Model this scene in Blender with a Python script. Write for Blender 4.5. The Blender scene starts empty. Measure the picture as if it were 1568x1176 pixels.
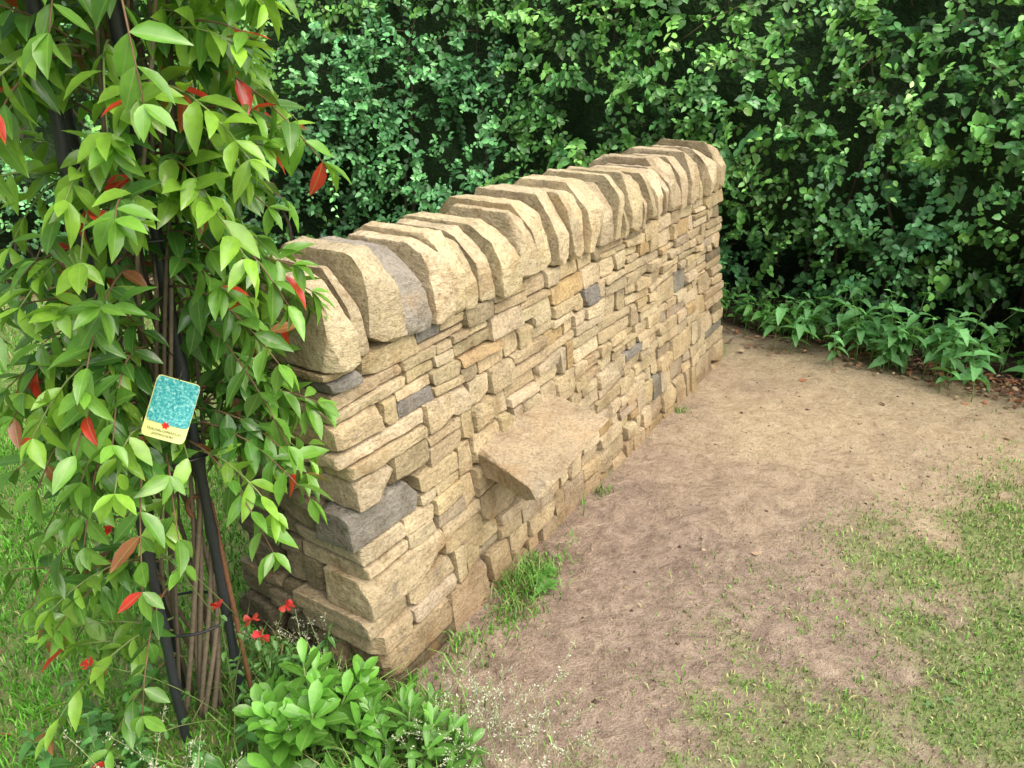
import bpy, math, numpy as np
from mathutils import Vector, Matrix
rng = np.random.default_rng(7)
R = math.radians

# ------------------------------------------------------------ helpers
def _h(i, j, k, s):
    n = (i*374761393 + j*668265263 + k*2147483647 + s*1274126177) & 0xffffffff
    n = ((n ^ (n >> 13)) * 1274126177) & 0xffffffff
    n = ((n ^ (n >> 16)) * 2246822519) & 0xffffffff
    return ((n ^ (n >> 15)) & 0xffffff) / float(0xffffff) * 2 - 1
def vn(P, s=0):
    P = np.asarray(P, float)
    F = np.floor(P); f = P - F; F = F.astype(np.int64) & 0xfffff
    f = f*f*(3-2*f)
    r = 0
    for a in (0, 1):
        for b in (0, 1):
            for c in (0, 1):
                w = (f[:,0] if a else 1-f[:,0])*(f[:,1] if b else 1-f[:,1])*(f[:,2] if c else 1-f[:,2])
                r = r + w*_h(F[:,0]+a, F[:,1]+b, F[:,2]+c, s)
    return r
def fbm(P, s=0, o=3):
    r = 0; a = 1.0; P = np.asarray(P, float)
    for i in range(o):
        r = r + a*vn(P*(2.03**i) + i*17.3, s+i); a *= .5
    return r/1.6
def n2(x, y, sc, s=0, o=3):
    x = np.atleast_1d(x); y = np.atleast_1d(y)
    return fbm(np.stack([x*sc, y*sc, np.full_like(x*1.0, .37)], 1), s, o)
def nrm(a):
    return a/np.maximum(np.linalg.norm(a, axis=-1, keepdims=True), 1e-9)
def sst(a, b, x):
    t = np.clip((x-a)/(b-a), 0, 1); return t*t*(3-2*t)

class B:
    def __init__(s): s.v=[]; s.c=[]; s.l=[]; s.f3=[]; s.f4=[]; s.n=0
    def add(s, v, c, f3=None, f4=None, luv=None):
        v = np.asarray(v, float).reshape(-1,3); c = np.asarray(c, float)
        if c.ndim == 1: c = np.tile(c, (len(v),1))
        s.v.append(v); s.c.append(c)
        s.l.append(luv if luv is not None else np.zeros((len(v),3)))
        if f3 is not None and len(f3): s.f3.append(np.asarray(f3, np.int64).reshape(-1,3)+s.n)
        if f4 is not None and len(f4): s.f4.append(np.asarray(f4, np.int64).reshape(-1,4)+s.n)
        s.n += len(v)
    def make(s, name, mat, parent=None, smooth=True, sharp=None):
        v = np.concatenate(s.v); c = np.concatenate(s.c); l = np.concatenate(s.l)
        f3 = np.concatenate(s.f3) if s.f3 else np.zeros((0,3), np.int64)
        f4 = np.concatenate(s.f4) if s.f4 else np.zeros((0,4), np.int64)
        me = bpy.data.meshes.new(name)
        me.vertices.add(len(v)); me.vertices.foreach_set('co', v.astype(np.float32).ravel())
        me.loops.add(f3.size+f4.size)
        me.loops.foreach_set('vertex_index', np.concatenate([f3.ravel(), f4.ravel()]).astype(np.int32))
        me.polygons.add(len(f3)+len(f4))
        st = np.concatenate([np.arange(len(f3))*3, f3.size+np.arange(len(f4))*4]).astype(np.int32)
        me.polygons.foreach_set('loop_start', st)
        me.update(calc_edges=True)
        a = me.attributes.new('col', 'FLOAT_COLOR', 'POINT')
        a.data.foreach_set('color', np.concatenate([c, np.ones((len(c),1))],1).astype(np.float32).ravel())
        a = me.attributes.new('luv', 'FLOAT_VECTOR', 'POINT')
        a.data.foreach_set('vector', l.astype(np.float32).ravel())
        if smooth: me.polygons.foreach_set('use_smooth', np.ones(len(me.polygons), bool))
        if sharp: me.set_sharp_from_angle(angle=sharp)
        me.update()
        o = bpy.data.objects.new(name, me); bpy.context.collection.objects.link(o)
        if mat: me.materials.append(mat)
        if parent: o.parent = parent
        return o
def empty(name, loc=(0,0,0)):
    o = bpy.data.objects.new(name, None); bpy.context.collection.objects.link(o)
    o.empty_display_size = .1
    return o

# ---- leaf templates
def tmpl(prof):
    V=[(0,0)]; k=len(prof)
    for x,w in prof: V += [(x,-w),(x,0),(x,w)]
    V.append((1,0)); t=len(V)-1
    f3=[(0,1,2),(0,2,3)]; f4=[]
    for i in range(k-1):
        a=1+3*i; b=a+3
        f4 += [(a,b,b+1,a+1),(a+1,b+1,b+2,a+2)]
    a=1+3*(k-1); f3 += [(a,t,a+1),(a+1,t,a+2)]
    return np.array(V,float), np.array(f3), np.array(f4)
T_SM = tmpl([(.3,.5),(.68,.42)])
T_JAS = tmpl([(.14,.26),(.34,.48),(.58,.46),(.8,.26)])
T_OBO = tmpl([(.2,.18),(.45,.36),(.7,.5),(.88,.38)])
def leaves(b, P, D, N, L, W, col, T, bend=.15, fold=.25):
    n=len(P); V,f3,f4=T; m=len(V)
    D=nrm(D); S=nrm(np.cross(N,D)); N=np.cross(D,S)
    L=np.broadcast_to(L,(n,)); W=np.broadcast_to(W,(n,)); bend=np.broadcast_to(bend,(n,)); fold=np.broadcast_to(fold,(n,))
    x=V[None,:,0]; y=V[None,:,1]
    lx=(L[:,None]*x)[...,None]; ly=((L*W)[:,None]*y)[...,None]
    hz=((L*W*fold)[:,None]*np.abs(y)*2 - (bend*L)[:,None]*x**2)[...,None]
    v=P[:,None]+D[:,None]*lx+S[:,None]*ly+N[:,None]*hz
    c=np.repeat(np.asarray(col)[:,None,:],m,1)
    off=(np.arange(n)*m)[:,None,None]
    luv=np.zeros((n,m,3)); luv[...,0]=x; luv[...,1]=y; luv[...,2]=rng.random((n,1))
    b.add(v.reshape(-1,3), c.reshape(-1,3), (f3[None]+off).reshape(-1,3), (f4[None]+off).reshape(-1,4), luv.reshape(-1,3))
def tube(b, pts, rad, col, k=6):
    pts=np.asarray(pts,float); n=len(pts); rad=np.broadcast_to(rad,(n,))
    t=nrm(np.gradient(pts,axis=0)); ref=np.array([.31,.17,.93]) if abs(t[0][2])<.8 else np.array([.93,.2,.1])
    a=nrm(np.cross(t,ref)); c=np.cross(t,a)
    ang=np.linspace(0,2*np.pi,k,endpoint=False)
    v=pts[:,None]+rad[:,None,None]*(a[:,None]*np.cos(ang)[None,:,None]+c[:,None]*np.sin(ang)[None,:,None])
    f=[]
    for i in range(n-1):
        for j in range(k):
            f.append((i*k+j,i*k+(j+1)%k,(i+1)*k+(j+1)%k,(i+1)*k+j))
    v=v.reshape(-1,3); v=np.concatenate([v,pts[-1:],pts[:1]])
    f3=[((n-1)*k+j,(n-1)*k+(j+1)%k,n*k) for j in range(k)]+[((j+1)%k,j,n*k+1) for j in range(k)]
    b.add(v,col,f3,f)

# ------------------------------------------------------------ materials
def mat_base(name):
    m=bpy.data.materials.new(name); m.use_nodes=True
    nt=m.node_tree; nt.nodes.clear()
    o=nt.nodes.new('ShaderNodeOutputMaterial'); p=nt.nodes.new('ShaderNodeBsdfPrincipled')
    nt.links.new(p.outputs[0],o.inputs[0])
    return m,nt,p,o
def N(nt,t,**k):
    n=nt.nodes.new(t)
    for a,v in k.items(): setattr(n,a,v)
    return n
def mixc(nt,mode,fac,a,b):
    n=nt.nodes.new('ShaderNodeMix'); n.data_type='RGBA'; n.blend_type=mode
    for s,x in ((0,fac),(6,a),(7,b)):
        if hasattr(x,'is_linked'): nt.links.new(x,n.inputs[s])
        elif isinstance(x,(int,float)): n.inputs[s].default_value=x
        else: n.inputs[s].default_value=(*x,1)
    return n.outputs[2]
def ramp(nt,src,stops):
    n=nt.nodes.new('ShaderNodeValToRGB'); e=n.color_ramp.elements
    while len(e)<len(stops): e.new(.5)
    for i,(p,c) in enumerate(stops):
        e[i].position=p; e[i].color=(*c,1) if not isinstance(c,(int,float)) else (c,c,c,1)
    nt.links.new(src,n.inputs[0]); return n.outputs[0]
def noise(nt,scale,detail=4,rough=.6,vec=None,dist=0):
    n=N(nt,'ShaderNodeTexNoise'); n.inputs['Scale'].default_value=scale; n.inputs['Detail'].default_value=detail
    n.inputs['Roughness'].default_value=rough; n.inputs['Distortion'].default_value=dist
    if vec is not None: nt.links.new(vec,n.inputs['Vector'])
    return n.outputs[0]
def math_(nt,op,a,b):
    n=N(nt,'ShaderNodeMath',operation=op)
    for i,x in enumerate((a,b)):
        if hasattr(x,'is_linked'): nt.links.new(x,n.inputs[i])
        else: n.inputs[i].default_value=x
    return n.outputs[0]
def bump(nt,h,st,dist,prev=None):
    n=N(nt,'ShaderNodeBump'); n.inputs['Strength'].default_value=st; n.inputs['Distance'].default_value=dist
    nt.links.new(h,n.inputs['Height'])
    if prev is not None: nt.links.new(prev,n.inputs['Normal'])
    return n.outputs[0]

def stone_mat():
    m,nt,p,o=mat_base('sandstone')
    g=N(nt,'ShaderNodeNewGeometry').outputs['Position']
    at=N(nt,'ShaderNodeAttribute',attribute_name='col').outputs['Color']
    n1=noise(nt,9,3,.7,g,.4); n3=noise(nt,90,3,.75,g)
    c=mixc(nt,'MULTIPLY',1,at,ramp(nt,n1,[(.3,(.72,.68,.62)),(.5,(1,1,1)),(.72,(1.14,1.13,1.08))]))
    c=mixc(nt,'MULTIPLY',1,c,ramp(nt,n3,[(.3,(.64,.60,.54)),(.5,(1,1,1)),(.72,(1.17,1.17,1.15))]))
    s=noise(nt,5.5,2,.6,g,1.0)
    c=mixc(nt,'MIX',math_(nt,'MULTIPLY',ramp(nt,s,[(.58,0.),(.70,1.)]),.35),c,(.40,.25,.11))
    s2=noise(nt,10,4,.75,g,.6)
    c=mixc(nt,'MIX',math_(nt,'MULTIPLY',ramp(nt,s2,[(.61,0.),(.66,1.)]),.5),c,(.22,.20,.165))
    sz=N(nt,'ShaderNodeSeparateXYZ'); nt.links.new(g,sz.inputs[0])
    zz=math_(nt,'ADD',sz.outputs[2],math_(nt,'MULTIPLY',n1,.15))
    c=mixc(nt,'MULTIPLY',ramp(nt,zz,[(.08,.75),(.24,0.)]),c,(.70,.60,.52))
    nt.links.new(c,p.inputs['Base Color']); p.inputs['Roughness'].default_value=.92
    p.inputs['Specular IOR Level'].default_value=.2
    mp=N(nt,'ShaderNodeMapping'); mp.inputs['Scale'].default_value=(1,1,2.0); nt.links.new(g,mp.inputs[0])
    h=math_(nt,'ADD',noise(nt,36,5,.72,mp.outputs[0],.3),math_(nt,'MULTIPLY',n3,.5))
    nt.links.new(bump(nt,h,.9,.014),p.inputs['Normal'])
    return m
def leaf_mat(name,rough=.4,trans=.3,vein=0.,spec=.5,mott=True):
    m,nt,p,o=mat_base(name)
    at=N(nt,'ShaderNodeAttribute',attribute_name='col').outputs['Color']
    luv=N(nt,'ShaderNodeAttribute',attribute_name='luv').outputs['Vector']
    g=N(nt,'ShaderNodeNewGeometry')
    c=at
    if mott: c=mixc(nt,'MULTIPLY',.6,at,ramp(nt,noise(nt,40,2,.6,g.outputs['Position']),[(.3,(.7,.75,.7)),(.6,(1.1,1.1,1.1))]))
    if vein>0:
        sx=N(nt,'ShaderNodeSeparateXYZ'); nt.links.new(luv,sx.inputs[0])
        ay=math_(nt,'ABSOLUTE',sx.outputs[1],0)
        mid=ramp(nt,ay,[(.0,1.),(.05,0.)])
        c=mixc(nt,'MIX',math_(nt,'MULTIPLY',mid,vein),c,(.30,.45,.14))
    if mott: c=mixc(nt,'MIX',math_(nt,'MULTIPLY',g.outputs['Backfacing'],.35),c,mixc(nt,'MIX',.5,c,(.22,.32,.14)))
    nt.links.new(c,p.inputs['Base Color']); p.inputs['Roughness'].default_value=rough
    p.inputs['Specular IOR Level'].default_value=spec
    if trans>0:
        tr=N(nt,'ShaderNodeBsdfTranslucent')
        nt.links.new(mixc(nt,'MULTIPLY',1,c,(1.6,1.7,.7)),tr.inputs[0])
        mx=N(nt,'ShaderNodeMixShader'); mx.inputs[0].default_value=trans
        nt.links.new(p.outputs[0],mx.inputs[1]); nt.links.new(tr.outputs[0],mx.inputs[2]); nt.links.new(mx.outputs[0],o.inputs[0])
    return m
def simple_mat(name,rough=.7,metal=0,nsc=60,var=.5,bs=.3,bd=.002):
    m,nt,p,o=mat_base(name)
    at=N(nt,'ShaderNodeAttribute',attribute_name='col').outputs['Color']
    g=N(nt,'ShaderNodeNewGeometry').outputs['Position']
    nn=noise(nt,nsc,3,.7,g)
    c=mixc(nt,'MULTIPLY',var,at,ramp(nt,nn,[(.3,(.5,.5,.5)),(.7,(1.4,1.4,1.4))]))
    nt.links.new(c,p.inputs['Base Color']); p.inputs['Roughness'].default_value=rough; p.inputs['Metallic'].default_value=metal
    nt.links.new(bump(nt,nn,bs,bd),p.inputs['Normal'])
    return m
M_STONE=stone_mat()
M_HEDGE=leaf_mat('hedge_leaf',.38,0,0,.65,False)
M_JAS=leaf_mat('glossy_leaf',.25,.25,.5,.65)
M_SHRUB=leaf_mat('shrub_leaf',.3,.25,.5,.55)
M_GRASS=leaf_mat('grass_blade',.5,0,0,.35,False)
M_LITTER=leaf_mat('dead_leaf',.7,0,0,.3)
M_BARK=simple_mat('bark',.85)
M_PLASTIC=simple_mat('black_pole',.4,0,80,.4)
M_RUST=simple_mat('rusty_iron',.75,.3,120,.7)
M_PETAL=leaf_mat('petal',.5,.3,0,.3)

# ------------------------------------------------------------ wall
O=np.array([-.35,1.645,0.]); U=np.array([.529,.8486,0.]); V=np.array([-.8486,.529,0.])
def W2(p): p=np.asarray(p,float); return O+p[:,0:1]*U+p[:,1:2]*V+p[:,2:3]*np.array([0,0,1.])
LEN=3.0; TB=.60; BAT=.125; HC=.965
vf=lambda z: BAT*z
vb=lambda z: TB-BAT*z
_tc={}
def topo(nx,ny,nz):
    k=(nx,ny,nz)
    if k in _tc: return _tc[k]
    n=[nx,ny,nz]; quads=[]
    enc=lambda P:(P[...,0]*1000+P[...,1])*1000+P[...,2]
    for ax in range(3):
        a=(ax+1)%3; c=(ax+2)%3
        I,J=np.meshgrid(np.arange(n[a]),np.arange(n[c]),indexing='ij')
        for side in (0,1):
            def P(i,j):
                p=np.zeros(I.shape+(3,),int); p[...,ax]=side*n[ax]; p[...,a]=i; p[...,c]=j; return enc(p)
            q=[P(I,J),P(I+1,J),P(I+1,J+1),P(I,J+1)]
            if side==0: q=q[::-1]
            quads.append(np.stack(q,-1).reshape(-1,4))
    q=np.concatenate(quads); u,inv=np.unique(q,return_inverse=True)
    pts=np.stack([u//1000000,(u//1000)%1000,u%1000],1)/np.array(n)
    e=.5-.5*np.cos(np.pi*pts); pts=pts*.5+e*.5
    _tc[k]=(pts*2-1,inv.reshape(-1,4)); return _tc[k]
def box8(u0,u1,v0,v1,z0,z1):
    C=np.zeros((2,2,2,3))
    for i in (0,1):
        for j in (0,1):
            for k in (0,1): C[i,j,k]=((u0,u1)[i],(v0,v1)[j],(z0,z1)[k])
    return C
def stone(b,C,col,res=.011,rad=.003,nclip=7,cut=.5,amp=.0035,resd=None,extra=None,bed=.003):
    L=[np.linalg.norm((C[1]-C[0]).mean((0,1))),np.linalg.norm((C[:,1]-C[:,0]).mean((0,1))),np.linalg.norm((C[:,:,1]-C[:,:,0]).mean((0,1)))]
    r=[res,resd or res,res]
    n=[int(np.clip(round(L[i]/r[i]),3,60)) for i in range(3)]
    p,q=topo(*n); h=np.array(L)/2; p=p*h
    rd=min(rad,h.min()*.6)
    ins=np.clip(p,-(h-rd),h-rd); d=p-ins; p=ins+nrm(d)*rd*(np.linalg.norm(d,axis=1,keepdims=True)>1e-9)
    hm=h.min()
    for _ in range(nclip):
        nn=rng.normal(size=3); nn/=np.linalg.norm(nn)
        s=np.abs(nn)@h - rng.uniform(.15,1)*cut*hm*(1 if np.abs(nn).max()<.9 else .3)
        t=np.maximum(0,p@nn-s); p=p-t[:,None]*nn
    if extra: p=extra(p,h)
    w=(p/h+1)/2
    X=0
    for i in (0,1):
        for j in (0,1):
            for k in (0,1):
                X=X+((w[:,0] if i else 1-w[:,0])*(w[:,1] if j else 1-w[:,1])*(w[:,2] if k else 1-w[:,2]))[:,None]*C[i,j,k]
    sd=int(rng.integers(1000)); nv=nrm(p/h**.6)
    f=fbm(X*30+sd,3,3)*amp
    g=fbm(X*np.array([9,9,60])+sd*.7,9,2)*bed
    X=X+nv*(f+g*(1-np.abs(nv[:,2])))[:,None]
    cv=np.clip(1+.15*vn(X*11+sd,5),.7,1.3)[:,None]
    b.add(W2(X),np.asarray(col)[None]*cv,None,q)
def scol(kind='f'):
    r=rng.random(); j=rng.uniform(.89,1.11)
    if kind=='f':
        if r<.035: c=(.24,.225,.19)
        elif r<.09: c=(.38,.31,.20)
        elif r<.12: c=(.49,.36,.19)
        elif r<.60: c=(.50,.405,.25)
        elif r<.85: c=(.55,.46,.30)
        else: c=(.45,.375,.255)
    elif kind=='e':  # end-face stones: weathered tone, with the end's shade darkened into the colour
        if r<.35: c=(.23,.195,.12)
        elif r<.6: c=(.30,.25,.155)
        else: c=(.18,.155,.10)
    else:
        if r<.25: c=(.47,.385,.25)
        else: c=(.54,.45,.29)
    return np.array(c)*j*np.array([1,rng.uniform(.98,1.02),rng.uniform(.94,1.05)])
wall=empty('dry_stone_wall')
bw=B()
bands=[.125,.12,.115,.105,.10,.095,.085,.08,.075,.065]
zb=np.concatenate([[-.04],np.cumsum(bands)]); zb=zb*HC/zb[-1]; zb[0]=-.06
nB=len(bands)
def wav(k,u):
    if k==0 or k==nB: return np.zeros_like(u)
    return .012*vn(np.stack([u*3.1,np.full_like(u,k*7.7),np.zeros_like(u)],1),2)
def zj(k,u): return zb[k]+wav(k,np.array([u],float))[0]
def facestone(side,a,b_,zl,zr,hl,hr,kind='f',depth=.15,res=.0085):
    g=rng.uniform(.0006,.005,4)
    C=np.zeros((2,2,2,3)); pr=rng.uniform(-.012,.012)
    for i,(uu,zz0,zz1) in enumerate(((a+g[0],zl,hl),(b_-g[1],zr,hr))):
        for k,zz in enumerate((zz0+g[2],zz1-g[3])):
            for j in (0,1):
                ju=rng.uniform(-.006,.006) ; jz=rng.uniform(-.0038,.0038); jv=rng.uniform(-.005,.005)
                if side=='f': v=vf(zz)+pr+(depth if j else 0)+jv
                else: v=vb(zz)-pr-(0 if j else depth)+jv
                C[i,j,k]=(uu+ju,v,zz+jz)
    near = side=='f' and a<1.5
    stone(bw,C,scol(kind),res=res if near else (.013 if side=='f' else .022),rad=.003,nclip=9,cut=.55,resd=.035)
def run(side,k,a,b_):
    u=a
    while u<b_-.001:
        w=rng.uniform(.11,.26)
        if rng.random()<.16: w=rng.uniform(.055,.085)
        if b_-(u+w)<.07: w=b_-u
        e=u+w
        z0a,z0b,z1a,z1b=zj(k,u),zj(k,e),zj(k+1,u),zj(k+1,e)
        r=rng.random()
        if k>=8: n=1 if r<.5 else 2
        elif k>=6: n=1 if r<.25 else 2
        else: n=1 if r<(.36 if u<1.2 else .2) else (2 if r<.88 else 3)
        if w<.09: n=1
        cuts=[0]+sorted(np.clip(np.arange(1,n)/n+rng.uniform(-.14,.14,n-1),.2,.85))+[1]
        for m in range(n):
            f0,f1=cuts[m],cuts[m+1]
            lo=(z0a+(z1a-z0a)*f0, z0b+(z1b-z0b)*f0); hi=(z0a+(z1a-z0a)*f1, z0b+(z1b-z0b)*f1)
            if w>.17 and rng.random()<.45:
                s=rng.uniform(.35,.65); um=u+w*s
                lm=lo[0]+(lo[1]-lo[0])*s; hm=hi[0]+(hi[1]-hi[0])*s
                facestone(side,u,um,lo[0],lm,hi[0],hm); facestone(side,um,e,lm,lo[1],hm,hi[1])
            else: facestone(side,u,e,lo[0],lo[1],hi[0],hi[1])
        u=e
for k in range(nB):
    z0,z1=zb[k],zb[k+1]
    ql=.30 if k%2==0 else .15
    ql+=rng.uniform(-.04,.06); qr=(.14 if k%2==0 else .26)+rng.uniform(-.03,.05)
    run('f',k,ql,LEN-qr); run('b',k,qr,LEN-ql)
    for end in (0,1):
        qlen=ql if end==0 else qr; qd=(.16 if (k%2==0)==(end==0) else .28)+rng.uniform(-.03,.04)
        bl=qr if end==0 else ql
        nq=1 if (z1-z0<.085 and rng.random()<.4) else (2 if rng.random()<.66 else 1)
        cuts=[0,1] if nq==1 else [0,rng.uniform(.4,.6),1]
        def ue(x): return x if end==0 else LEN-x
        for m in range(nq):
            a0,a1=z0+(z1-z0)*cuts[m]+.003,z0+(z1-z0)*cuts[m+1]-.004
            zm=(a0+a1)/2; pr=rng.uniform(-.022,.022); ff=.012*zm/.97
            res=.009 if end==0 else .016
            def put(u0,u1,v0,v1,kind,jit=.006):
                C=box8(min(u0,u1),max(u0,u1),v0,v1,a0,a1)
                C[:,0,0,1]-=BAT*(zm-a0)*(v0<.2); C[:,0,1,1]+=BAT*(a1-zm)*(v0<.2)
                C+=rng.uniform(-jit,jit,C.shape)
                stone(bw,C,scol(kind),res=res,rad=.0035,nclip=12,cut=.7,bed=.005,amp=.004)
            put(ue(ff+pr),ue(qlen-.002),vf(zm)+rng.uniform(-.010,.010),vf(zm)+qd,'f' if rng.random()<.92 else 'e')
            W_=vb(zm)-vf(zm); bd=min(W_-qd-.02,rng.uniform(.12,.2)); rem=W_-qd-bd
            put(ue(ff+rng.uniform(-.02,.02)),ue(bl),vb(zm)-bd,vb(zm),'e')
            if rem>.02:
                vs=[vf(zm)+qd+.003, vf(zm)+qd+rem-.003]
                if rem>.22: vs.insert(1,vs[0]+rem*rng.uniform(.4,.6))
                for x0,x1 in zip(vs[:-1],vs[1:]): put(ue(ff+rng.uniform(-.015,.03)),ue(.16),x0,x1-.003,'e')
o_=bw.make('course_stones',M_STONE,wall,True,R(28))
# coping
bc=B(); u=-.005; i=0
while u<LEN-.02:
    th=rng.uniform(.085,.14) if rng.random()>.28 else rng.uniform(.055,.075)
    if i==0: th=.115
    if LEN-(u+th)<.06: th=LEN-u+.01
    H=.238+rng.uniform(-.03,.018)+(.015 if u>2.7 else 0)
    v0=vf(HC)-.022+rng.uniform(-.022,.016); v1=vb(HC)+.022+rng.uniform(-.016,.022)
    C=box8(u+rng.uniform(.001,.008),u+th-rng.uniform(.001,.010),v0,v1,HC+.002,HC+H)
    C[...,:2]+=rng.uniform(-.012,.012,C[...,:2].shape)
    lean=rng.uniform(-.005,.05)
    C[:,:,1,0]-=lean
    if i==0: C[:,:,1,0]+=.02
    tp=rng.uniform(.002,.02 if th>.07 else .007); C[0,:,1,0]+=tp; C[1,:,1,0]-=tp
    bb=H+.02; aa=(v1-v0)/2
    angs=[rng.uniform(12,26),rng.uniform(32,48),rng.uniform(55,74)]; fac=[rng.uniform(.97,1.08) for _ in range(6)]; ty=[rng.uniform(-.35,.35) for _ in range(6)]
    def prof(p,h,angs=angs,fac=fac,ty=ty,aa=aa,bb=bb):
        p=p+np.array([0,0,h[2]])
        z=0
        for s in (-1,1):
            for a in angs:
                ca,sa=math.cos(R(a)),math.sin(R(a))
                nn=np.array([ty[z],s*ca,sa]); nn/=np.linalg.norm(nn)
                d=math.hypot(aa*ca,bb*sa)*fac[z]*1.02; z+=1
                t=np.maximum(0,p@nn-d); p=p-t[:,None]*nn
        return p-np.array([0,0,h[2]])
    c=scol('c')
    if i==3: c=np.array([.33,.30,.25])
    stone(bc,C,c,res=.008 if u<1.3 else .011,rad=.0035,nclip=14,cut=.7,amp=.005,extra=prof,bed=.002)
    u+=th; i+=1
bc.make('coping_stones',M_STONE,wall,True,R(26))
# protruding step stone
bs=B()
C=box8(0,1,0,1,0,1)
C[0,0,1]=(.455,-.235,.492); C[1,0,1]=(.985,-.195,.512)
C[0,1,1]=(.575,.14,.525); C[1,1,1]=(1.06,.14,.535)
C[0,0,0]=(.475,-.20,.435); C[1,0,0]=(.97,-.11,.405)
C[0,1,0]=(.60,.14,.405); C[1,1,0]=(1.06,.14,.41)
stone(bs,C,(.42,.335,.22),res=.007,rad=.005,nclip=22,cut=.9,amp=.007)
bs.make('step_stone',M_STONE,wall,True,R(28))
# rubble heart
bh=B()
C=box8(.08,LEN-.08,0,1,-.05,HC-.005)
for k,z in ((0,-.05),(1,HC-.005)):
    C[:,0,k,1]=vf(z)+.07; C[:,1,k,1]=vb(z)-.07
stone(bh,C,(.09,.07,.05),res=.06,rad=.01,nclip=0,amp=.01)
bh.make('rubble_core',M_STONE,wall,True)

# ------------------------------------------------------------ ground
HP=np.array([(7.5,.6),(5.2,2.1),(3.6,3.3),(2.76,3.95),(1.5,4.9),(.3,5.6),(-1.1,6.1),(-2.7,5.9),(-4.3,5.2),(-6.3,4.2),(-8.3,2.8)])
def hedge_pt(t):
    seg=np.linalg.norm(np.diff(HP,axis=0),axis=1); cs=np.concatenate([[0],np.cumsum(seg)])
    s=np.asarray(t)*cs[-1]
    x=np.interp(s,cs,HP[:,0]); y=np.interp(s,cs,HP[:,1])
    e=.03; x2=np.interp(s+e,cs,HP[:,0]); y2=np.interp(s+e,cs,HP[:,1]); x1=np.interp(s-e,cs,HP[:,0]); y1=np.interp(s-e,cs,HP[:,1])
    d=nrm(np.stack([x2-x1,y2-y1],-1)); nn=np.stack([-d[:,1],d[:,0]],-1)
    nn=np.where(nn[:,1:2]>0.0,-nn,nn)
    return x,y,nn
def hedge_dist(x,y):
    best=np.full(x.shape,1e9); sg=np.zeros(x.shape)
    for a,b_ in zip(HP[:-1],HP[1:]):
        d=b_-a; L2=d@d; t=np.clip(((x-a[0])*d[0]+(y-a[1])*d[1])/L2,0,1)
        px=x-(a[0]+t*d[0]); py=y-(a[1]+t*d[1]); dd=np.hypot(px,py)
        s=np.sign(d[0]*py-d[1]*px)
        m=dd<best; best=np.where(m,dd,best); sg=np.where(m,s,sg)
    return best*sg
def masks(x,y):
    rx=x-O[0]; ry=y-O[1]; u=rx*U[0]+ry*U[1]; n=-(rx*V[0]+ry*V[1])
    big=n2(x,y,1.3,11); med=n2(x,y,4.5,12); fin=n2(x,y,14,13)
    d=x*.604-(y-1.4)*.797
    right=sst(-.36,.6,d+.24*big+.22*med)*.9
    right=np.clip(right+ (sst(-.35,.3,d)*(med*.6+fin*.55)),0,1)
    right*=sst(.0,.3,n+.1*med)
    left=sst(.04,-.10,n-.16*sst(.3,-.1,u)+.07*med+.05*fin)
    tuft=np.exp(-(((u-.62)/.2)**2+((n-.10)/.07)**2))*.9+np.exp(-(((u-.28)/.16)**2+((n-.10)/.07)**2))*.4
    g=np.clip(np.maximum(np.maximum(right,left),tuft*(.7+.5*fin)),0,1)
    hd=hedge_dist(x,y)
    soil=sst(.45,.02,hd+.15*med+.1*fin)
    hd_g=sst(.3,.6,hd+.1*med); g=g*hd_g
    wet=np.clip(np.exp(-np.maximum(n-.02,0)/.42)*sst(4.0,.7,u)*1.0*(n>-.1)+ sst(3.2,1.8,y+.3*big)*1.0*sst(-.2,.2,n)+.35*med,0,1)
    return g,wet,soil,u,n
def gz(x,y):
    x=np.atleast_1d(x); y=np.atleast_1d(y)
    n=np.abs(-((x-O[0])*V[0]+(y-O[1])*V[1])+.25); k=sst(.3,.8,n)
    return k*.018*n2(x,y,1.1,21)+.008*n2(x,y,7,22)+.005*n2(x,y,24,23)-.008*(1-k)
def axis(c0,c1,st,far):
    a=np.arange(c0,c1,st); k=[]; d=st; p=c1
    while p<far: p+=d; k.append(p); d*=1.22
    l=[]; d=st; p=c0
    while p>-far: p-=d; l.append(p); d*=1.22
    return np.array(l[::-1]+list(a)+k)
ax=axis(-2.6,3.6,.014,250); ay=axis(.7,5.4,.014,250)
X,Y=np.meshgrid(ax,ay,indexing='ij'); x=X.ravel(); y=Y.ravel()
g,wet,soil,u_,n_=masks(x,y); z=gz(x,y)
nx,ny=len(ax),len(ay)
I,J=np.meshgrid(np.arange(nx-1),np.arange(ny-1),indexing='ij'); q=np.stack([I*ny+J,(I+1)*ny+J,(I+1)*ny+J+1,I*ny+J+1],-1).reshape(-1,4)
bg=B(); bg.add(np.stack([x,y,z],1),np.stack([g,wet,soil],1),None,q)
m,nt,p,o=mat_base('earth_and_turf')
at=N(nt,'ShaderNodeAttribute',attribute_name='col').outputs['Color']; sp=N(nt,'ShaderNodeSeparateColor'); nt.links.new(at,sp.inputs[0])
gp=N(nt,'ShaderNodeNewGeometry').outputs['Position']
nb=noise(nt,38,4,.75,gp); nc=noise(nt,170,2,.7,gp); nd=noise(nt,11,5,.7,gp,.6)
sand=ramp(nt,nd,[(.3,(.36,.275,.17)),(.5,(.44,.35,.22)),(.7,(.50,.405,.27))])
mud=ramp(nt,nd,[(.3,(.17,.125,.095)),(.5,(.26,.195,.145)),(.7,(.37,.29,.215))])
c=mixc(nt,'MIX',sp.outputs[1],sand,mud)
c=mixc(nt,'MULTIPLY',.75,c,ramp(nt,nb,[(.32,(.60,.55,.5)),(.48,(1,1,1)),(.72,(1.13,1.13,1.13))]))
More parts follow.
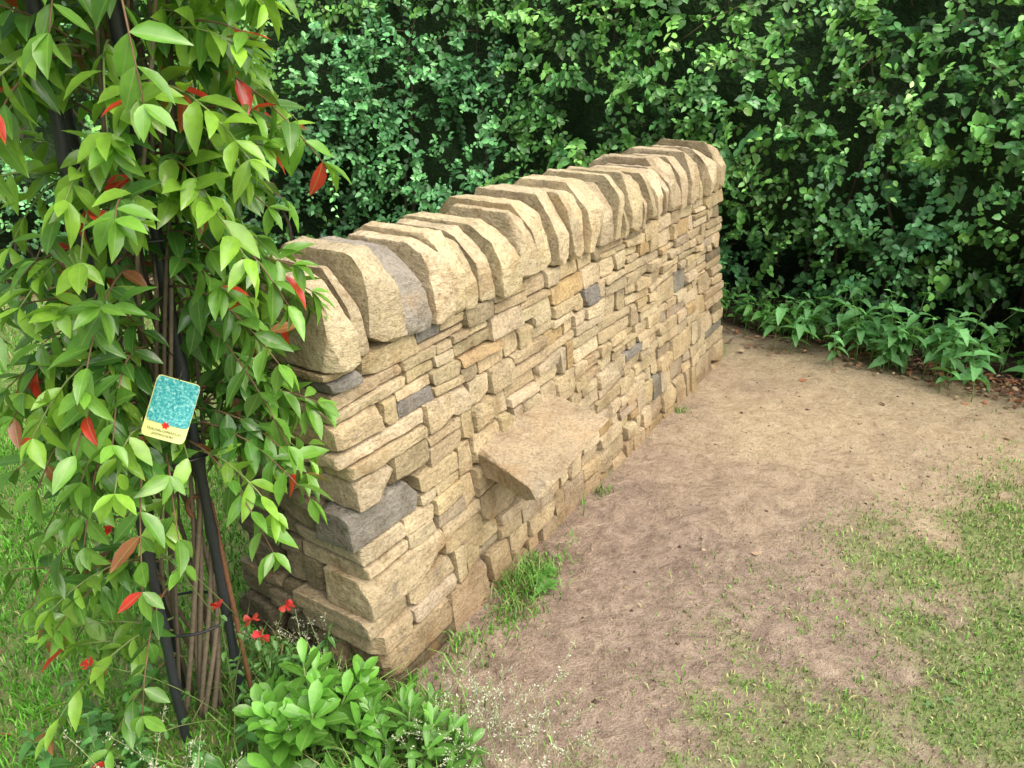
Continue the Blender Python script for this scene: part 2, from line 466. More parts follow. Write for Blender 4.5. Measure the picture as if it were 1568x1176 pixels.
c=mixc(nt,'MULTIPLY',.7,c,ramp(nt,nc,[(.35,(.55,.53,.5)),(.5,(1,1,1)),(.7,(1.15,1.15,1.15))]))
turf=ramp(nt,nb,[(.3,(.06,.10,.02)),(.5,(.12,.20,.04)),(.7,(.23,.26,.09))])
gm=ramp(nt,math_(nt,'ADD',sp.outputs[0],math_(nt,'MULTIPLY',math_(nt,'SUBTRACT',nb,.5),1.4)),[(.35,0.),(1.,1.)])
c=mixc(nt,'MIX',math_(nt,'MULTIPLY',gm,.85),c,turf)
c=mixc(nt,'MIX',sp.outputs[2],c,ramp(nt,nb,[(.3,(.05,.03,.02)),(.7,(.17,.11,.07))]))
nt.links.new(c,p.inputs['Base Color'])
rr=N(nt,'ShaderNodeMapRange'); rr.inputs[3].default_value=.9; rr.inputs[4].default_value=.48; nt.links.new(sp.outputs[1],rr.inputs[0]); nt.links.new(rr.outputs[0],p.inputs['Roughness'])
p.inputs['Specular IOR Level'].default_value=.38
h=math_(nt,'ADD',math_(nt,'ADD',nd,math_(nt,'MULTIPLY',nb,.5)),math_(nt,'MULTIPLY',nc,.13))
nt.links.new(bump(nt,h,.85,.024),p.inputs['Normal'])
ground=bg.make('ground',m)

# clods and grit
bk=B(); n=5200
x=rng.uniform(-.3,3.2,n); y=rng.uniform(1.1,4.6,n); g,wet,soil,u_,n_=masks(x,y)
k=(n_>.02)&(rng.random(n)<.75); x=x[k]; y=y[k]; zz=gz(x,y)
oc=np.array([(1,0,0),(0,1,0),(-1,0,0),(0,-1,0),(0,0,1),(0,0,-1)],float)
of=np.array([(0,1,4),(1,2,4),(2,3,4),(3,0,4),(1,0,5),(2,1,5),(3,2,5),(0,3,5)])
n=len(x); s=rng.gamma(1.5,.0019,n)+.0012; vv=oc[None]*s[:,None,None]*rng.uniform(.5,1.3,(n,6,1))*np.array([1,1,.7])
vv+=np.stack([x,y,zz],1)[:,None]
cc=np.where(rng.random((n,1))<.3,np.array([[.11,.07,.05]]),np.array([[.34,.26,.17]]))*rng.uniform(.7,1.2,(n,1))
bk.add(vv.reshape(-1,3),np.repeat(cc,6,0),(of[None]+(np.arange(n)*6)[:,None,None]).reshape(-1,3))
bk.make('soil_clods',simple_mat('clod',.95),None,False)

# ------------------------------------------------------------ grass
def blades(b,x,y,h,w,col,leanamt=.5):
    n=len(x); z=gz(x,y); a=rng.uniform(0,2*np.pi,n); d=np.stack([np.cos(a),np.sin(a),np.zeros(n)],1)
    a2=rng.uniform(0,2*np.pi,n); s=np.stack([np.cos(a2),np.sin(a2),np.zeros(n)],1)
    ln=rng.uniform(.1,1,n)*leanamt
    P=np.stack([x,y,z-.003],1); up=np.array([0,0,1.])
    mid=P+up*(h*.6)[:,None]+d*(h*ln*.35)[:,None]
    tip=P+up*(h*(1-.45*ln))[:,None]+d*(h*ln*1.0)[:,None]
    w=w[:,None]
    v=np.stack([P-s*w,P+s*w,mid-s*w*.8,mid+s*w*.8,tip],1)
    off=(np.arange(n)*5)[:,None,None]
    c=np.repeat(col[:,None],5,1); c[:,:2]*=.75; c[:,4]*=1.15
    b.add(v.reshape(-1,3),c.reshape(-1,3),(np.array([(2,3,4)])[None]+off).reshape(-1,3),(np.array([(0,1,3,2)])[None]+off).reshape(-1,4))
def gcol(n,yel=.2,gr=(.20,.42,.07)):
    c=np.array(gr)*rng.uniform(.6,1.3,(n,1)); y=rng.random(n)<yel
    c[y]=np.array([.44,.42,.19])*rng.uniform(.6,1.2,(y.sum(),1)); return c
bgr=B()
def lawn(x0,x1,y0,y1,n,hm,cond,yel,pw=1.,br=1.,gr=(.20,.42,.07)):
    x=rng.uniform(x0,x1,n); y=rng.uniform(y0,y1,n); g,wet,soil,u_,n_=masks(x,y)
    inw=(u_>-.01)&(u_<LEN)&(n_<.0)&(n_>-TB)
    k=(rng.random(n)<g**pw)&cond(u_,n_)&~inw; x=x[k]; y=y[k]; m_=len(x)
    patch=.5+.5*n2(x,y,3,31)
    h=hm*rng.uniform(.4,1.3,m_)*(.7+.6*patch)
    c=gcol(m_,yel,gr)*(.7+.6*patch)[:,None]*br
    blades(bgr,x,y,h,rng.uniform(.0014,.003,m_),c,.9)
L_=lambda u,n:n<.25
lawn(-2.4,.3,.9,3.2,66000,.042,L_,.04,1,1,(.13,.40,.035))
lawn(-4.5,-.6,3.0,6.2,30000,.055,L_,.04,1,1,(.13,.40,.035))
lawn(-.1,3.3,1.0,4.0,95000,.022,lambda u,n:n>=.02,.42,1.25,1.0)
lawn(1.5,5,.0,3.4,15000,.03,lambda u,n:n>.2,.4,1.3,.95)
for (uu,nn,rr_,num,hh) in ((.60,.07,.06,240,.07),(.50,.12,.07,150,.045),(.26,.07,.05,90,.045),(.72,.05,.04,120,.06),(-.14,-.02,.08,160,.10),(-.16,-.3,.10,220,.13),(-.12,-.15,.07,140,.11),(-.08,.16,.12,260,.08),(-.25,.14,.15,450,.12),(-.38,.3,.15,450,.12),(1.3,.04,.03,60,.03),(2.2,.04,.03,50,.03),(-.45,.1,.2,500,.12)):
    uu_=uu+rng.normal(0,rr_*.8,num); nn_=nn+rng.normal(0,rr_*.7,num)
    if uu>.1: nn_=np.abs(nn_-.015)+.015
    P=O+uu_[:,None]*U-nn_[:,None]*V
    blades(bgr,P[:,0],P[:,1],hh*rng.uniform(.4,1.5,num),rng.uniform(.0015,.003,num),gcol(num,.25)*.8,1.2)
bgr.make('grass',M_GRASS)
# seeding grass stalks
bsd=B()
for _ in range(85):
    c0=[(-.78,1.28),(-.15,1.40),(.06,1.40),(-.05,1.46),(-.5,1.5),(-.62,1.7)][rng.integers(6)]
    x0,y0=c0[0]+rng.normal(0,.07),c0[1]+rng.normal(0,.05)
    hgt=rng.uniform(.10,.24); a=rng.uniform(0,6.28); d=np.array([math.cos(a),math.sin(a),0])*rng.uniform(.05,.16)
    t=np.linspace(0,1,7)[:,None]; pts=np.array([x0,y0,0])+t*np.array([0,0,hgt])+t**2*d
    tube(bsd,pts,.0009,(.30,.36,.16),4)
    m_=34; s=rng.uniform(.62,1,m_); P=np.array([x0,y0,0])+s[:,None]*np.array([0,0,hgt])+(s**2)[:,None]*d
    D=rng.normal(size=(m_,3))+np.array([0,0,.8]); P=P+nrm(D)*(rng.uniform(0,.02,m_)*(1.15-s)*2)[:,None]
    leaves(bsd,P,D,rng.normal(size=(m_,3)),rng.uniform(.005,.009,m_),np.full(m_,.4),np.tile((.50,.52,.38),(m_,1))*rng.uniform(.7,1.3,(m_,1)),T_SM)
bsd.make('seeding_grass',M_GRASS)

# ------------------------------------------------------------ hedge
hedge=empty('hedge')
bl=B(); bt=B()
TOP=3.0
def hsurf(t,z):
    x,y,nn=hedge_pt(t)
    lump=.34*fbm(np.stack([x*1.4,y*1.4,z*1.6],1),41,2)+.16*fbm(np.stack([x*3.8,y*3.8,z*4],1),42,2)
    off=-.25+.40*sst(.0,.9,z)-.22*sst(1.2,2.8,z)+lump
    return np.stack([x+nn[:,0]*off,y+nn[:,1]*off,z],1),np.concatenate([nn,np.zeros((len(x),1))],1),lump
def sprays(n,inset,L0,L1,per,lf0,lf1,bright,tlo=.0,thi=1.,gapt=-.36,tw=200):
    t=rng.uniform(tlo,thi,n); z=rng.uniform(.0,TOP,n)
    P,nn,lump=hsurf(t,z)
    gap=fbm(np.stack([P[:,0]*2.3,P[:,1]*2.3,P[:,2]*2.6],1),47,2)
    k=(gap>gapt)|(rng.random(n)<.15); P=P[k]; nn=nn[k]; lump=lump[k]; n=len(P)
    P=P-nn*(inset+rng.uniform(0,.12,n))[:,None]
    D=nrm(nn*rng.uniform(.3,1.1,(n,1))+np.array([0,0,1])*rng.uniform(-.3,.9,(n,1))+rng.normal(0,.45,(n,3)))
    L=rng.uniform(L0,L1,n)
    hue=rng.random((n,1))
    base=np.array([.09,.27,.075])*(1-hue)+np.array([.21,.49,.09])*hue
    cool=np.array([.10,.30,.13])
    k2=(fbm(P*.9,51,2)>.05)[:,None]; base=np.where(k2,base*.45+cool*.7,base)
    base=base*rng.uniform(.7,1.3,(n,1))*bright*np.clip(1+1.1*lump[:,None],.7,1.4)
    s=(np.arange(per)+.5)/per; s=s[None,:,None]+rng.uniform(-.02,.02,(n,per,1))
    Q=P[:,None]+D[:,None]*L[:,None,None]*s-np.array([0,0,1.])*(L[:,None,None]*s**2*rng.uniform(.1,.5,(n,1,1)))
    side=nrm(np.cross(D,rng.normal(size=(n,3))))[:,None]*np.where(np.arange(per)%2==0,1,-1)[None,:,None]
    LD=D[:,None]*.55+side+rng.normal(0,.45,(n,per,3))-np.array([0,0,.15])
    LN=np.array([0,0,.75])+nn[:,None]*.75+rng.normal(0,.38,(n,per,3))
    lf=(rng.uniform(lf0,lf1,(n,1))*rng.uniform(.65,1.15,(n,per)))*(1.1-.4*s[...,0])
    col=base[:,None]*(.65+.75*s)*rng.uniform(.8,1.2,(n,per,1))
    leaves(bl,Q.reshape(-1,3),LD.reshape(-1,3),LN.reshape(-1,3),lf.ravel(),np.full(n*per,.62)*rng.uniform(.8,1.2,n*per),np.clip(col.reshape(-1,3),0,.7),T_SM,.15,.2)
    kk=rng.choice(n,min(n,tw),replace=False)
    for i in kk:
        tt=np.linspace(-.3,1,4)[:,None]; tube(bt,P[i]+D[i]*L[i]*tt-np.array([0,0,1.])*L[i]*np.maximum(tt,0)**2*.25,[.004,.003,.002,.001],(.14,.09,.05),3)
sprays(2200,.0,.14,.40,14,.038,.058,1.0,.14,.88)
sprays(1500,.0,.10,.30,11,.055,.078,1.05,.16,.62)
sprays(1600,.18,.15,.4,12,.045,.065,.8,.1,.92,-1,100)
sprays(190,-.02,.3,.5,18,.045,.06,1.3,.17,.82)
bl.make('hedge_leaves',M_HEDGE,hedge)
for i in range(90):
    t=rng.uniform(.12,.88,1); z0=np.array([0.]); P,nn,_=hsurf(t,z0); p0=P[0]-nn[0]*rng.uniform(.05,.5)
    a=p0.copy(); pts=[a]
    for j in range(7):
        a=a+np.array([rng.normal(0,.09),rng.normal(0,.09),rng.uniform(.2,.45)]); pts.append(a)
    tube(bt,pts,np.linspace(rng.uniform(.008,.02),.004,8),(.10,.075,.055),5)
bt.make('hedge_branches',M_BARK,hedge)
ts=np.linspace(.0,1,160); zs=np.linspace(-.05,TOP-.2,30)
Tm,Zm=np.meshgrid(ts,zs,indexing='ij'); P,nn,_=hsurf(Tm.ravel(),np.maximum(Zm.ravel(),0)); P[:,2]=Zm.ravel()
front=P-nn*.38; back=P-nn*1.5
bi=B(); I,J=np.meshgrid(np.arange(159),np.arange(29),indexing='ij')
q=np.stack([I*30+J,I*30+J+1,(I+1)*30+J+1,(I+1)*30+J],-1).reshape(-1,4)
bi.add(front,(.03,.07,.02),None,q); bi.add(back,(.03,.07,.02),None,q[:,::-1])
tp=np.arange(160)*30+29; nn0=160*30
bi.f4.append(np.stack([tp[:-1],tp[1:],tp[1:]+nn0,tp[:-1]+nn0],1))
bi.make('hedge_interior',simple_mat('hedge_shade',.95,0,22,.9,1,.06),hedge)  # dark backing sheet: its colour paints the shade deep inside the hedge

# undergrowth at hedge foot + nettles
def upright(b,x0,y0,h,nl,Ls,col,T,W=.5,lean=.12,droop=.4,stem=(.16,.28,.08),z0=0.):
    a=rng.uniform(0,6.28); d=np.array([math.cos(a),math.sin(a),0])*lean*h*rng.uniform(.3,1.6)
    t=np.linspace(0,1,6)[:,None]; pts=np.array([x0,y0,z0])+t*np.array([0,0,h])+t**2*d
    tube(b,pts,np.linspace(.0025,.0012,6),stem,5)
    P=[];D=[];L=[];C=[]
    ph=rng.uniform(0,6.28)
    for j in range(nl):
        s=.25+.75*(j+1)/nl; q_=np.array([x0,y0,z0])+s*np.array([0,0,h])+s*s*d
        for k in (0,1):
            an=ph+j*1.57+k*3.14159+rng.normal(0,.2)
            P.append(q_); D.append((math.cos(an),math.sin(an),rng.uniform(-.5,.4)+.5*(j==nl-1))); L.append(Ls*(1.1-.5*abs(s-.6))*(.55 if j==nl-1 else 1)*rng.uniform(.7,1.2)); C.append(np.array(col)*rng.uniform(.7,1.25)*(1.3 if j>=nl-2 else 1))
    n=len(P); N_=np.tile((0,0,1.),(n,1))+rng.normal(0,.25,(n,3))
    leaves(b,np.array(P),np.array(D,float),N_,np.array(L),np.full(n,W),np.array(C),T,droop,.25)
T_NET=tmpl([(.12,.42),(.2,.36),(.3,.46),(.42,.36),(.54,.38),(.66,.26),(.8,.2)])
bn=B()
for i in range(38):
    x0=rng.normal(2.12,.24); y0=4.08-(x0-2.0)*.62+rng.normal(0,.09)
    upright(bn,x0,y0,rng.uniform(.14,.48),rng.integers(3,7),rng.uniform(.075,.115),(.16,.40,.14),T_NET,.58,.3)
for i in range(46):
    x0=rng.uniform(1.3,2.1); y0=4.78-(x0-1.4)*.66+rng.normal(0,.12)
    upright(bn,x0,y0,rng.uniform(.06,.28),rng.integers(3,5),rng.uniform(.05,.08),(.13,.34,.08),T_NET,.62,.3)
bn.make('nettle_plants',leaf_mat('nettle_leaf',.5,.25,.25,.4))
bu=B()
for i in range(520):
    t=rng.uniform(.18,.86,1); x,y,nn=hedge_pt(t); off=rng.uniform(-.25,.42)
    if 2.3<x[0]<3.6 and off>.05: off*=.1
    elif 1.2<x[0] and off>.18: off*=.4
    upright(bu,x[0]+nn[0,0]*off,y[0]+nn[0,1]*off,rng.uniform(.05,.25),rng.integers(2,5),rng.uniform(.04,.07),(.12,.30,.06),T_SM,.7)
bu.make('hedge_undergrowth',M_SHRUB)
# leaf litter
bll=B(); n=1100
t=rng.uniform(.2,.85,n); x,y,nn=hedge_pt(t); off=rng.gamma(2,.15,n)-.08
k=rng.random(n)<np.where(x>1.2,1,.5); x,y,nn,off=x[k],y[k],nn[k],off[k]
x=x+nn[:,0]*off; y=y+nn[:,1]*off
M4=900
xe=np.concatenate([x,rng.uniform(1.9,3.4,M4),rng.uniform(-2.6,-.9,80),rng.uniform(.2,2.8,8)])
x4=xe[len(x):len(x)+M4]; y4=3.84-(x4-2.76)*.78-np.abs(rng.normal(0,.22,M4))
ye=np.concatenate([y,y4,rng.uniform(1.3,4.5,80),rng.uniform(2.2,4,8)])
n=len(xe); a=rng.uniform(0,6.28,n); D=np.stack([np.cos(a),np.sin(a),rng.normal(0,.2,n)],1)
pal=np.array([(.42,.18,.09),(.30,.15,.08),(.50,.29,.16),(.20,.11,.07),(.52,.38,.24)])
leaves(bll,np.stack([xe,ye,gz(xe,ye)+rng.uniform(.006,.02,n)],1),D,np.tile((0,0,1.),(n,1))+rng.normal(0,.35,(n,3)),rng.uniform(.018,.05,n),np.full(n,.6),pal[rng.integers(5,size=n)]*rng.uniform(.7,1.2,(n,1)),T_SM,rng.uniform(-.3,.3,n),rng.uniform(-.4,.5,n))
bll.make('fallen_leaves',M_LITTER)

# ------------------------------------------------------------ climbing jasmine
jas=empty('climbing_jasmine_plant')
def axis_at(z): z=np.asarray(z,float); return np.stack([-.865+.095*z,1.60-.055*z,z],-1)
bst=B(); bj=B()
for i in range(14):
    ph=rng.uniform(0,6.28); r0=rng.uniform(.015,.06); fr=rng.uniform(2,4); zz=np.linspace(-.02,2.15,40)
    c=axis_at(zz); rr_=r0+.02*np.sin(zz*3+ph)
    c[:,0]+=rr_*np.cos(ph+fr*zz)+.05*rng.uniform(-1,1)*zz; c[:,1]+=rr_*np.sin(ph+fr*zz)+.03*rng.uniform(-1,1)*zz
    tube(bst,c,np.linspace(rng.uniform(.004,.008),.003,40),np.array((.19,.15,.10))*rng.uniform(.6,1.2),6)
TAG=np.array([-.672,1.37,1.035]); CAM=np.array([0,0,1.7])
POLE=[np.array([-.755+.045*z,1.62-.09*z,z]) for z in np.linspace(.05,.80,26)]
def blocked(Q,T_,r):
    d=T_-CAM; l=np.linalg.norm(d); d=d/l; t=(Q-CAM)@d
    return (np.linalg.norm(Q-CAM-t[:,None]*d,axis=1)<r)&(t<l+.03)
shoots=[]
for i in range(235):
    z=rng.choice([rng.uniform(1.1,2.1),rng.uniform(.82,1.2),rng.uniform(.45,.8)],p=[.64,.28,.08])
    an=rng.uniform(0,6.28)
    if z<.82: an=rng.normal(3.6,.8)
    shoots.append((z,an,rng.uniform(.16,.34)))
for a_ in (-.25,.15,-.6,-.1,.4): shoots.append((rng.uniform(.8,1.0),a_,.33))
shoots += [(.42,3.5,.36),(.36,3.9,.38),(.30,3.4,.32),(.45,3.2,.3),(.5,4.1,.3),(.25,4.2,.25),(.2,3.6,.3)]
for (z,an,L) in shoots:
    p0=axis_at(z); p0=p0+np.array([math.cos(an),math.sin(an),0])*rng.uniform(.01,.08)
    out=np.array([math.cos(an),math.sin(an),0]); upc=rng.uniform(.1,1.0)
    dr=rng.uniform(.4,1.0)
    npair=int(L/.040)
    f=lambda s: p0+out*L*.85*s+np.array([0,0,1.])*L*(upc*s-dr*s*s)
    tt=np.linspace(0,1,7); pts=np.array([f(s) for s in tt])
    if blocked(pts,TAG,.065).any(): continue
    yng=rng.random()<.38
    tube(bst,pts,np.linspace(.0028,.0013,7),(.18,.11,.06) if not yng else (.22,.30,.09),5)
    P=[];D=[];NN=[];LL=[];C=[]
    rot=rng.uniform(0,3.14)
    for j in range(npair+1):
        s=.22+.78*j/npair; q_=f(s); tg=f(min(s+.05,1.05))-f(s); tg/=np.linalg.norm(tg)
        sd=np.cross(tg,(0,0,1.)); sd/=np.linalg.norm(sd)+1e-6; up=np.cross(sd,tg)
        rot+=1.2
        m_=2 if j<npair else 4
        for k in range(m_):
            a_=rot+k*2*math.pi/m_
            lat=sd*math.cos(a_)+up*math.sin(a_)
            d=lat*.9+tg*(.55 if j<npair else .8)+rng.normal(0,.3,3)-np.array([0,0,.4])
            nrm_=np.array([0,0,1.])+out*.5+rng.normal(0,.35,3)
            if rng.random()<.1: continue
            P.append(q_); D.append(d); NN.append(nrm_)
            LL.append(rng.uniform(.055,.092)*(1 if j<npair else .85))
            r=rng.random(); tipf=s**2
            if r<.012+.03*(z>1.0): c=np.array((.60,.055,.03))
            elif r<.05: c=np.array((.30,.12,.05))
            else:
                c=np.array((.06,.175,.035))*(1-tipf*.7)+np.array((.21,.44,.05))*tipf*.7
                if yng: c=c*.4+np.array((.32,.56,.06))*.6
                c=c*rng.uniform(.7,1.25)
            C.append(c)
    P=np.array(P);D=np.array(D);NN=np.array(NN);LL=np.array(LL);C=np.array(C)
    keep=np.ones(len(P),bool)
    for fr in (0,.5,1):
        Q=P+nrm(D)*(LL*fr)[:,None]
        keep&=~blocked(Q,TAG,.072)
        for pp in POLE: keep&=~blocked(Q,pp,.030)
    P,D,NN,LL,C=P[keep],D[keep],NN[keep],LL[keep],C[keep]
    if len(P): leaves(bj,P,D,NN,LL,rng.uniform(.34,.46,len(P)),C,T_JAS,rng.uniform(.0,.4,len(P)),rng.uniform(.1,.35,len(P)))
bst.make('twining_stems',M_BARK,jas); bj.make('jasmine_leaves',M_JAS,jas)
sup=empty('plant_support_frame')
bp=B()
def pole(x0,y0,x1,y1,top,r=.0115):
    z=np.linspace(-.05,top,40); t=(z/top)[:,None]
    pts=np.concatenate([np.array([x0,y0])+t*np.array([x1-x0,y1-y0]),z[:,None]],1)
    rr_=np.full(40,r); rr_[::4]*=1.3
    tube(bp,pts,rr_,(.035,.038,.043),10)
pole(-.755,1.62,-.66,1.43,2.1); pole(-.87,1.50,-.76,1.38,2.1); pole(-.95,1.68,-.84,1.56,2.1)
bp.make('poles',M_PLASTIC,sup)
bp=B()
for z in (.35,.85,1.35,1.8):
    a=axis_at(z); t=np.linspace(0,2*np.pi,25)
    tube(bp,np.stack([a[0]+.11*np.cos(t),a[1]+.085*np.sin(t),np.full(25,z)],1),.0035,(.02,.022,.026),6)
bp.make('hoops',M_PLASTIC,sup)
br=B()
z=np.linspace(-.05,.68,14); pts=[(-.715-.012*t,1.60-.03*t,t) for t in z]
t=np.linspace(0,4.2,14)
x9,y9,z9=pts[-1]
for a in t[1:]: pts.append((x9-.026+.026*math.cos(a),y9-.004*a,z9+.028*math.sin(a)))
tube(br,pts,.0065,(.24,.11,.055),9)
br.make('iron_hook_stake',M_RUST)

# plant label
lab=empty('plant_label')
def label():
    nn=CAM-TAG; nn=nn/np.linalg.norm(nn); nn=nrm(nn+np.array([-.25,0,-.1])); r=nrm(np.cross((0,0,1.),nn)); w=np.cross(nn,r)
    a=R(-21); r,w=r*math.cos(a)+w*math.sin(a),-r*math.sin(a)+w*math.cos(a)
    def sheet(x0,x1,y0,y1,off,col,nm,mat,cr=.006):
        b=B(); nx_=10; ny_=12; vs=[]
        for i in range(nx_+1):
            for j in range(ny_+1):
                x=x0+(x1-x0)*i/nx_; y=y0+(y1-y0)*j/ny_
                if cr:
                    ex=max(abs(x-(x0+x1)/2)-((x1-x0)/2-cr),0); ey=max(abs(y-(y0+y1)/2)-((y1-y0)/2-cr),0); d=math.hypot(ex,ey)
                    if d>cr: k=cr/d; x-=math.copysign(ex*(1-k),x-(x0+x1)/2); y-=math.copysign(ey*(1-k),y-(y0+y1)/2)
                bend=-2.2*x*x+.8*y*y
                vs.append(TAG+r*x+w*y+nn*(bend+off))
        f=[(i*(ny_+1)+j,(i+1)*(ny_+1)+j,(i+1)*(ny_+1)+j+1,i*(ny_+1)+j+1) for i in range(nx_) for j in range(ny_)]
        b.add(vs,col,None,f); return b.make(nm,mat,lab)
    pm=simple_mat('printed_card',.3,0,200,.1,.02,.001)
    sheet(-.042,.042,-.062,.062,0,(.78,.78,.30),'card',pm,.009)
    ph,nt,p,o=mat_base('printed_photo'); g=N(nt,'ShaderNodeNewGeometry').outputs['Position']
    nn_=noise(nt,190,3,.7,g)
    nt.links.new(ramp(nt,nn_,[(.35,(.03,.24,.26)),(.5,(.06,.42,.44)),(.62,(.25,.62,.58)),(.72,(.65,.85,.78))]),p.inputs['Base Color']); p.inputs['Roughness'].default_value=.3
    sheet(-.040,.0415,-.031,.0605,.0012,(0,.3,.35),'printed_picture',ph,.008)
    b=B(); c0=TAG+r*0-w*.033
    D=np.array([r*math.cos(q)+w*math.sin(q) for q in np.linspace(0,6.28,7)[:-1]])
    leaves(b,np.tile(c0+nn*.0026,(6,1)),D,np.tile(nn,(6,1)),np.full(6,.008),np.full(6,.6),np.tile((.75,.05,.03),(6,1)),T_SM,0,0); b.make('flower_emblem',M_PETAL,lab)
    dm,nt,p,o=mat_base('ink'); p.inputs['Base Color'].default_value=(.02,.07,.04,1)
    for k,(tx,yy,sz) in enumerate((('TRACHELOSPERMUM',-.047,.0070),('JASMINOIDES',-.055,.0070))):
        cu=bpy.data.curves.new('lettering','FONT'); cu.body=tx; cu.size=sz; cu.align_x='CENTER'; cu.materials.append(dm)
        ob=bpy.data.objects.new('lettering',cu); bpy.context.collection.objects.link(ob)
        c=TAG+w*yy+nn*.0034
        ob.matrix_world=Matrix(((r[0],w[0],nn[0],c[0]),(r[1],w[1],nn[1],c[1]),(r[2],w[2],nn[2],c[2]),(0,0,0,1))); ob.parent=lab
    b=B(); tube(b,[TAG+w*.058+nn*.003,TAG+w*.080,TAG+w*.09-nn*.05+r*-.02,axis_at(1.12)],.0012,(.03,.03,.03),5); b.make('tie',M_PLASTIC,lab)
label()

# ------------------------------------------------------------ foreground shrubs
def rosettes(b,cx,cy,rad,zt,num,L,W,col,T,nl=9):
    for i in range(num):
        a=rng.uniform(0,6.28); r=rad*math.sqrt(rng.random()); x0=cx+r*math.cos(a); y0=cy+r*math.sin(a); h=zt*(1-.5*(r/rad)**2)*rng.uniform(.6,1.1)
        base=np.array([cx+.4*(x0-cx),cy+.4*(y0-cy),0]); tip=np.array([x0,y0,h]); t=np.linspace(0,1,5)[:,None]
        tube(b,base+(tip-base)*t+np.array([0,0,.02])*np.sin(t*3.14),np.linspace(.004,.0025,5),(.18,.25,.08),5)
        tg=nrm(tip-base); n=nl+rng.integers(-2,4); P=[];D=[];C=[];LL=[]
        for j in range(n):
            s=j/n; q_=tip-tg*(.055*(1-s)); an=j*2.4+rng.normal(0,.2); lat=np.array([math.cos(an),math.sin(an),0])
            P.append(q_); D.append(lat*(1.0-.6*s)+tg*(.25+.9*s)); LL.append(L*(1-.35*s)*rng.uniform(.8,1.15))
            C.append(np.array(col)*(.7+.8*s)*rng.uniform(.8,1.2))
        P=np.array(P); D=np.array(D); Nn=np.tile(tg,(n,1))+rng.normal(0,.1,(n,3))
        leaves(b,P,D,Nn,np.array(LL),np.full(n,W),np.array(C),T,rng.uniform(.05,.35,n),.2)
b=B(); rosettes(b,-.52,1.45,.16,.27,20,.100,.42,(.13,.33,.045),T_OBO,9); b.make('laurel_shrub',M_SHRUB)
b=B(); rosettes(b,-.27,1.38,.19,.17,24,.085,.28,(.12,.29,.05),T_OBO,11); b.make('euphorbia_plant',M_SHRUB)
b=B()
for i in range(26): upright(b,rng.normal(-.98,.16),rng.normal(1.35,.12),rng.uniform(.05,.16),3,.05,(.09,.25,.06),T_NET,.7)
for i in range(26): upright(b,rng.normal(-.66,.07),rng.normal(1.66,.05),rng.uniform(.08,.20),4,.035,(.11,.28,.07),T_NET,.5)
for i in range(30):
    x0=rng.uniform(.9,2.6); y0=1.1+(x0-.4)*.7-abs(rng.normal(0,.35)); n=6; z0=float(gz(x0,y0)[0])
    an=np.arange(n)*2.4+rng.uniform(0,6); leaves(b,np.tile((x0,y0,z0+.003),(n,1)),np.stack([np.cos(an),np.sin(an),rng.uniform(.05,.6,n)],1),np.tile((0,0,1.),(n,1)),rng.uniform(.008,.024,n),np.full(n,.45),np.tile((.15,.28,.08),(n,1))*rng.uniform(.7,1.2,(n,1)),T_SM,.3)
for (uu,nn_) in ((.70,.10),(.64,.14)):
    q0=O+uu*U-nn_*V; n=9; an=np.arange(n)*2.4
    leaves(b,np.tile((q0[0],q0[1],.005),(n,1)),np.stack([np.cos(an),np.sin(an),np.full(n,.6)],1),np.tile((0,0,1.),(n,1)),rng.uniform(.04,.07,n),np.full(n,.5),np.tile((.13,.32,.07),(n,1))*rng.uniform(.8,1.2,(n,1)),T_JAS,.4)
b.make('weed_plants',M_SHRUB)
b=B(); fl=B()
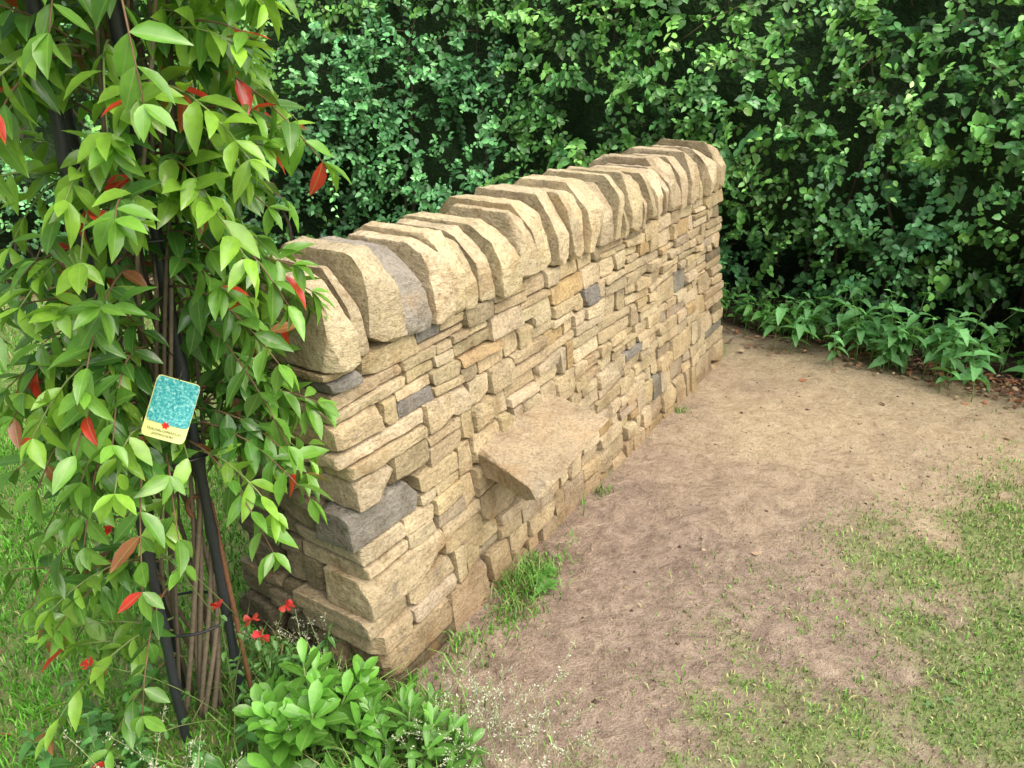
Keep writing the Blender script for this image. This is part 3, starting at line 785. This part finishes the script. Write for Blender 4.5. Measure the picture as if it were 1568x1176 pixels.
for (x,y,z) in ((-.64,1.50,.40),(-.56,1.53,.42),(-.69,1.45,.48),(-.86,1.38,.74),(-.9,1.42,.80),(-.63,1.52,.33),(-1.0,1.4,.35),(-.99,1.32,.10)):
    base=np.array([-.74+rng.normal(0,.03),1.55+rng.normal(0,.03),0 if z<.6 else .35]); t=np.linspace(0,1,8)[:,None]
    tip=np.array([x,y,z]); tube(b,base+(tip-base)*t+np.array([0,0,.05])*np.sin(t*3.14),np.linspace(.002,.001,8),(.12,.10,.05),4)
    m_=7; q=np.array([[rng.normal(),rng.normal(),rng.normal()+.4] for _ in range(m_)])
    leaves(fl,np.tile(tip,(m_,1)),q,rng.normal(size=(m_,3)),rng.uniform(.014,.023,m_),np.full(m_,.9),np.tile((.80,.04,.05),(m_,1))*rng.uniform(.6,1.2,(m_,1)),T_OBO,-.3,.2)
    s=rng.uniform(.3,.95,7)[:,None]; P=base+(tip-base)*s+np.array([0,0,.05])*np.sin(s*3.14)
    leaves(b,P,rng.normal(size=(7,3)),np.tile((0,0,1.),(7,1)),rng.uniform(.015,.03,7),np.full(7,.5),np.tile((.11,.26,.06),(7,1)),T_SM)
fp=empty('red_flowering_plant'); b.make('flower_stems',M_SHRUB,fp); fl.make('petals',M_PETAL,fp)

# ------------------------------------------------------------ light, camera
sc=bpy.context.scene
w=bpy.data.worlds.new('World'); sc.world=w; w.use_nodes=True; nt=w.node_tree
bgd=nt.nodes['Background']; sk=nt.nodes.new('ShaderNodeTexSky'); sk.sky_type='NISHITA'; sk.sun_disc=False
SD=Vector((.66,-.46,1.15)).normalized()
el=math.asin(SD.z); az=math.atan2(SD.x,SD.y)
sk.sun_elevation=el; sk.sun_rotation=az; sk.air_density=1.0; sk.dust_density=9.0; sk.ozone_density=.8
nt.links.new(sk.outputs[0],bgd.inputs[0]); bgd.inputs[1].default_value=.15
sl=bpy.data.lights.new('sun','SUN'); sl.energy=4.2; sl.angle=R(95); sl.color=(1,.99,.965)
so=bpy.data.objects.new('sun',sl); bpy.context.collection.objects.link(so)
so.rotation_euler=(-SD).to_track_quat('-Z','Y').to_euler()
cam=bpy.data.cameras.new('camera'); cam.sensor_width=36; cam.lens=27.18; cam.clip_end=1000; cam.clip_start=.02
co=bpy.data.objects.new('camera',cam); bpy.context.collection.objects.link(co)
co.location=(0,0,1.7); co.rotation_euler=(R(66),0,0); sc.camera=co
sc.view_settings.view_transform='Standard'; sc.view_settings.look='None'; sc.view_settings.exposure=0
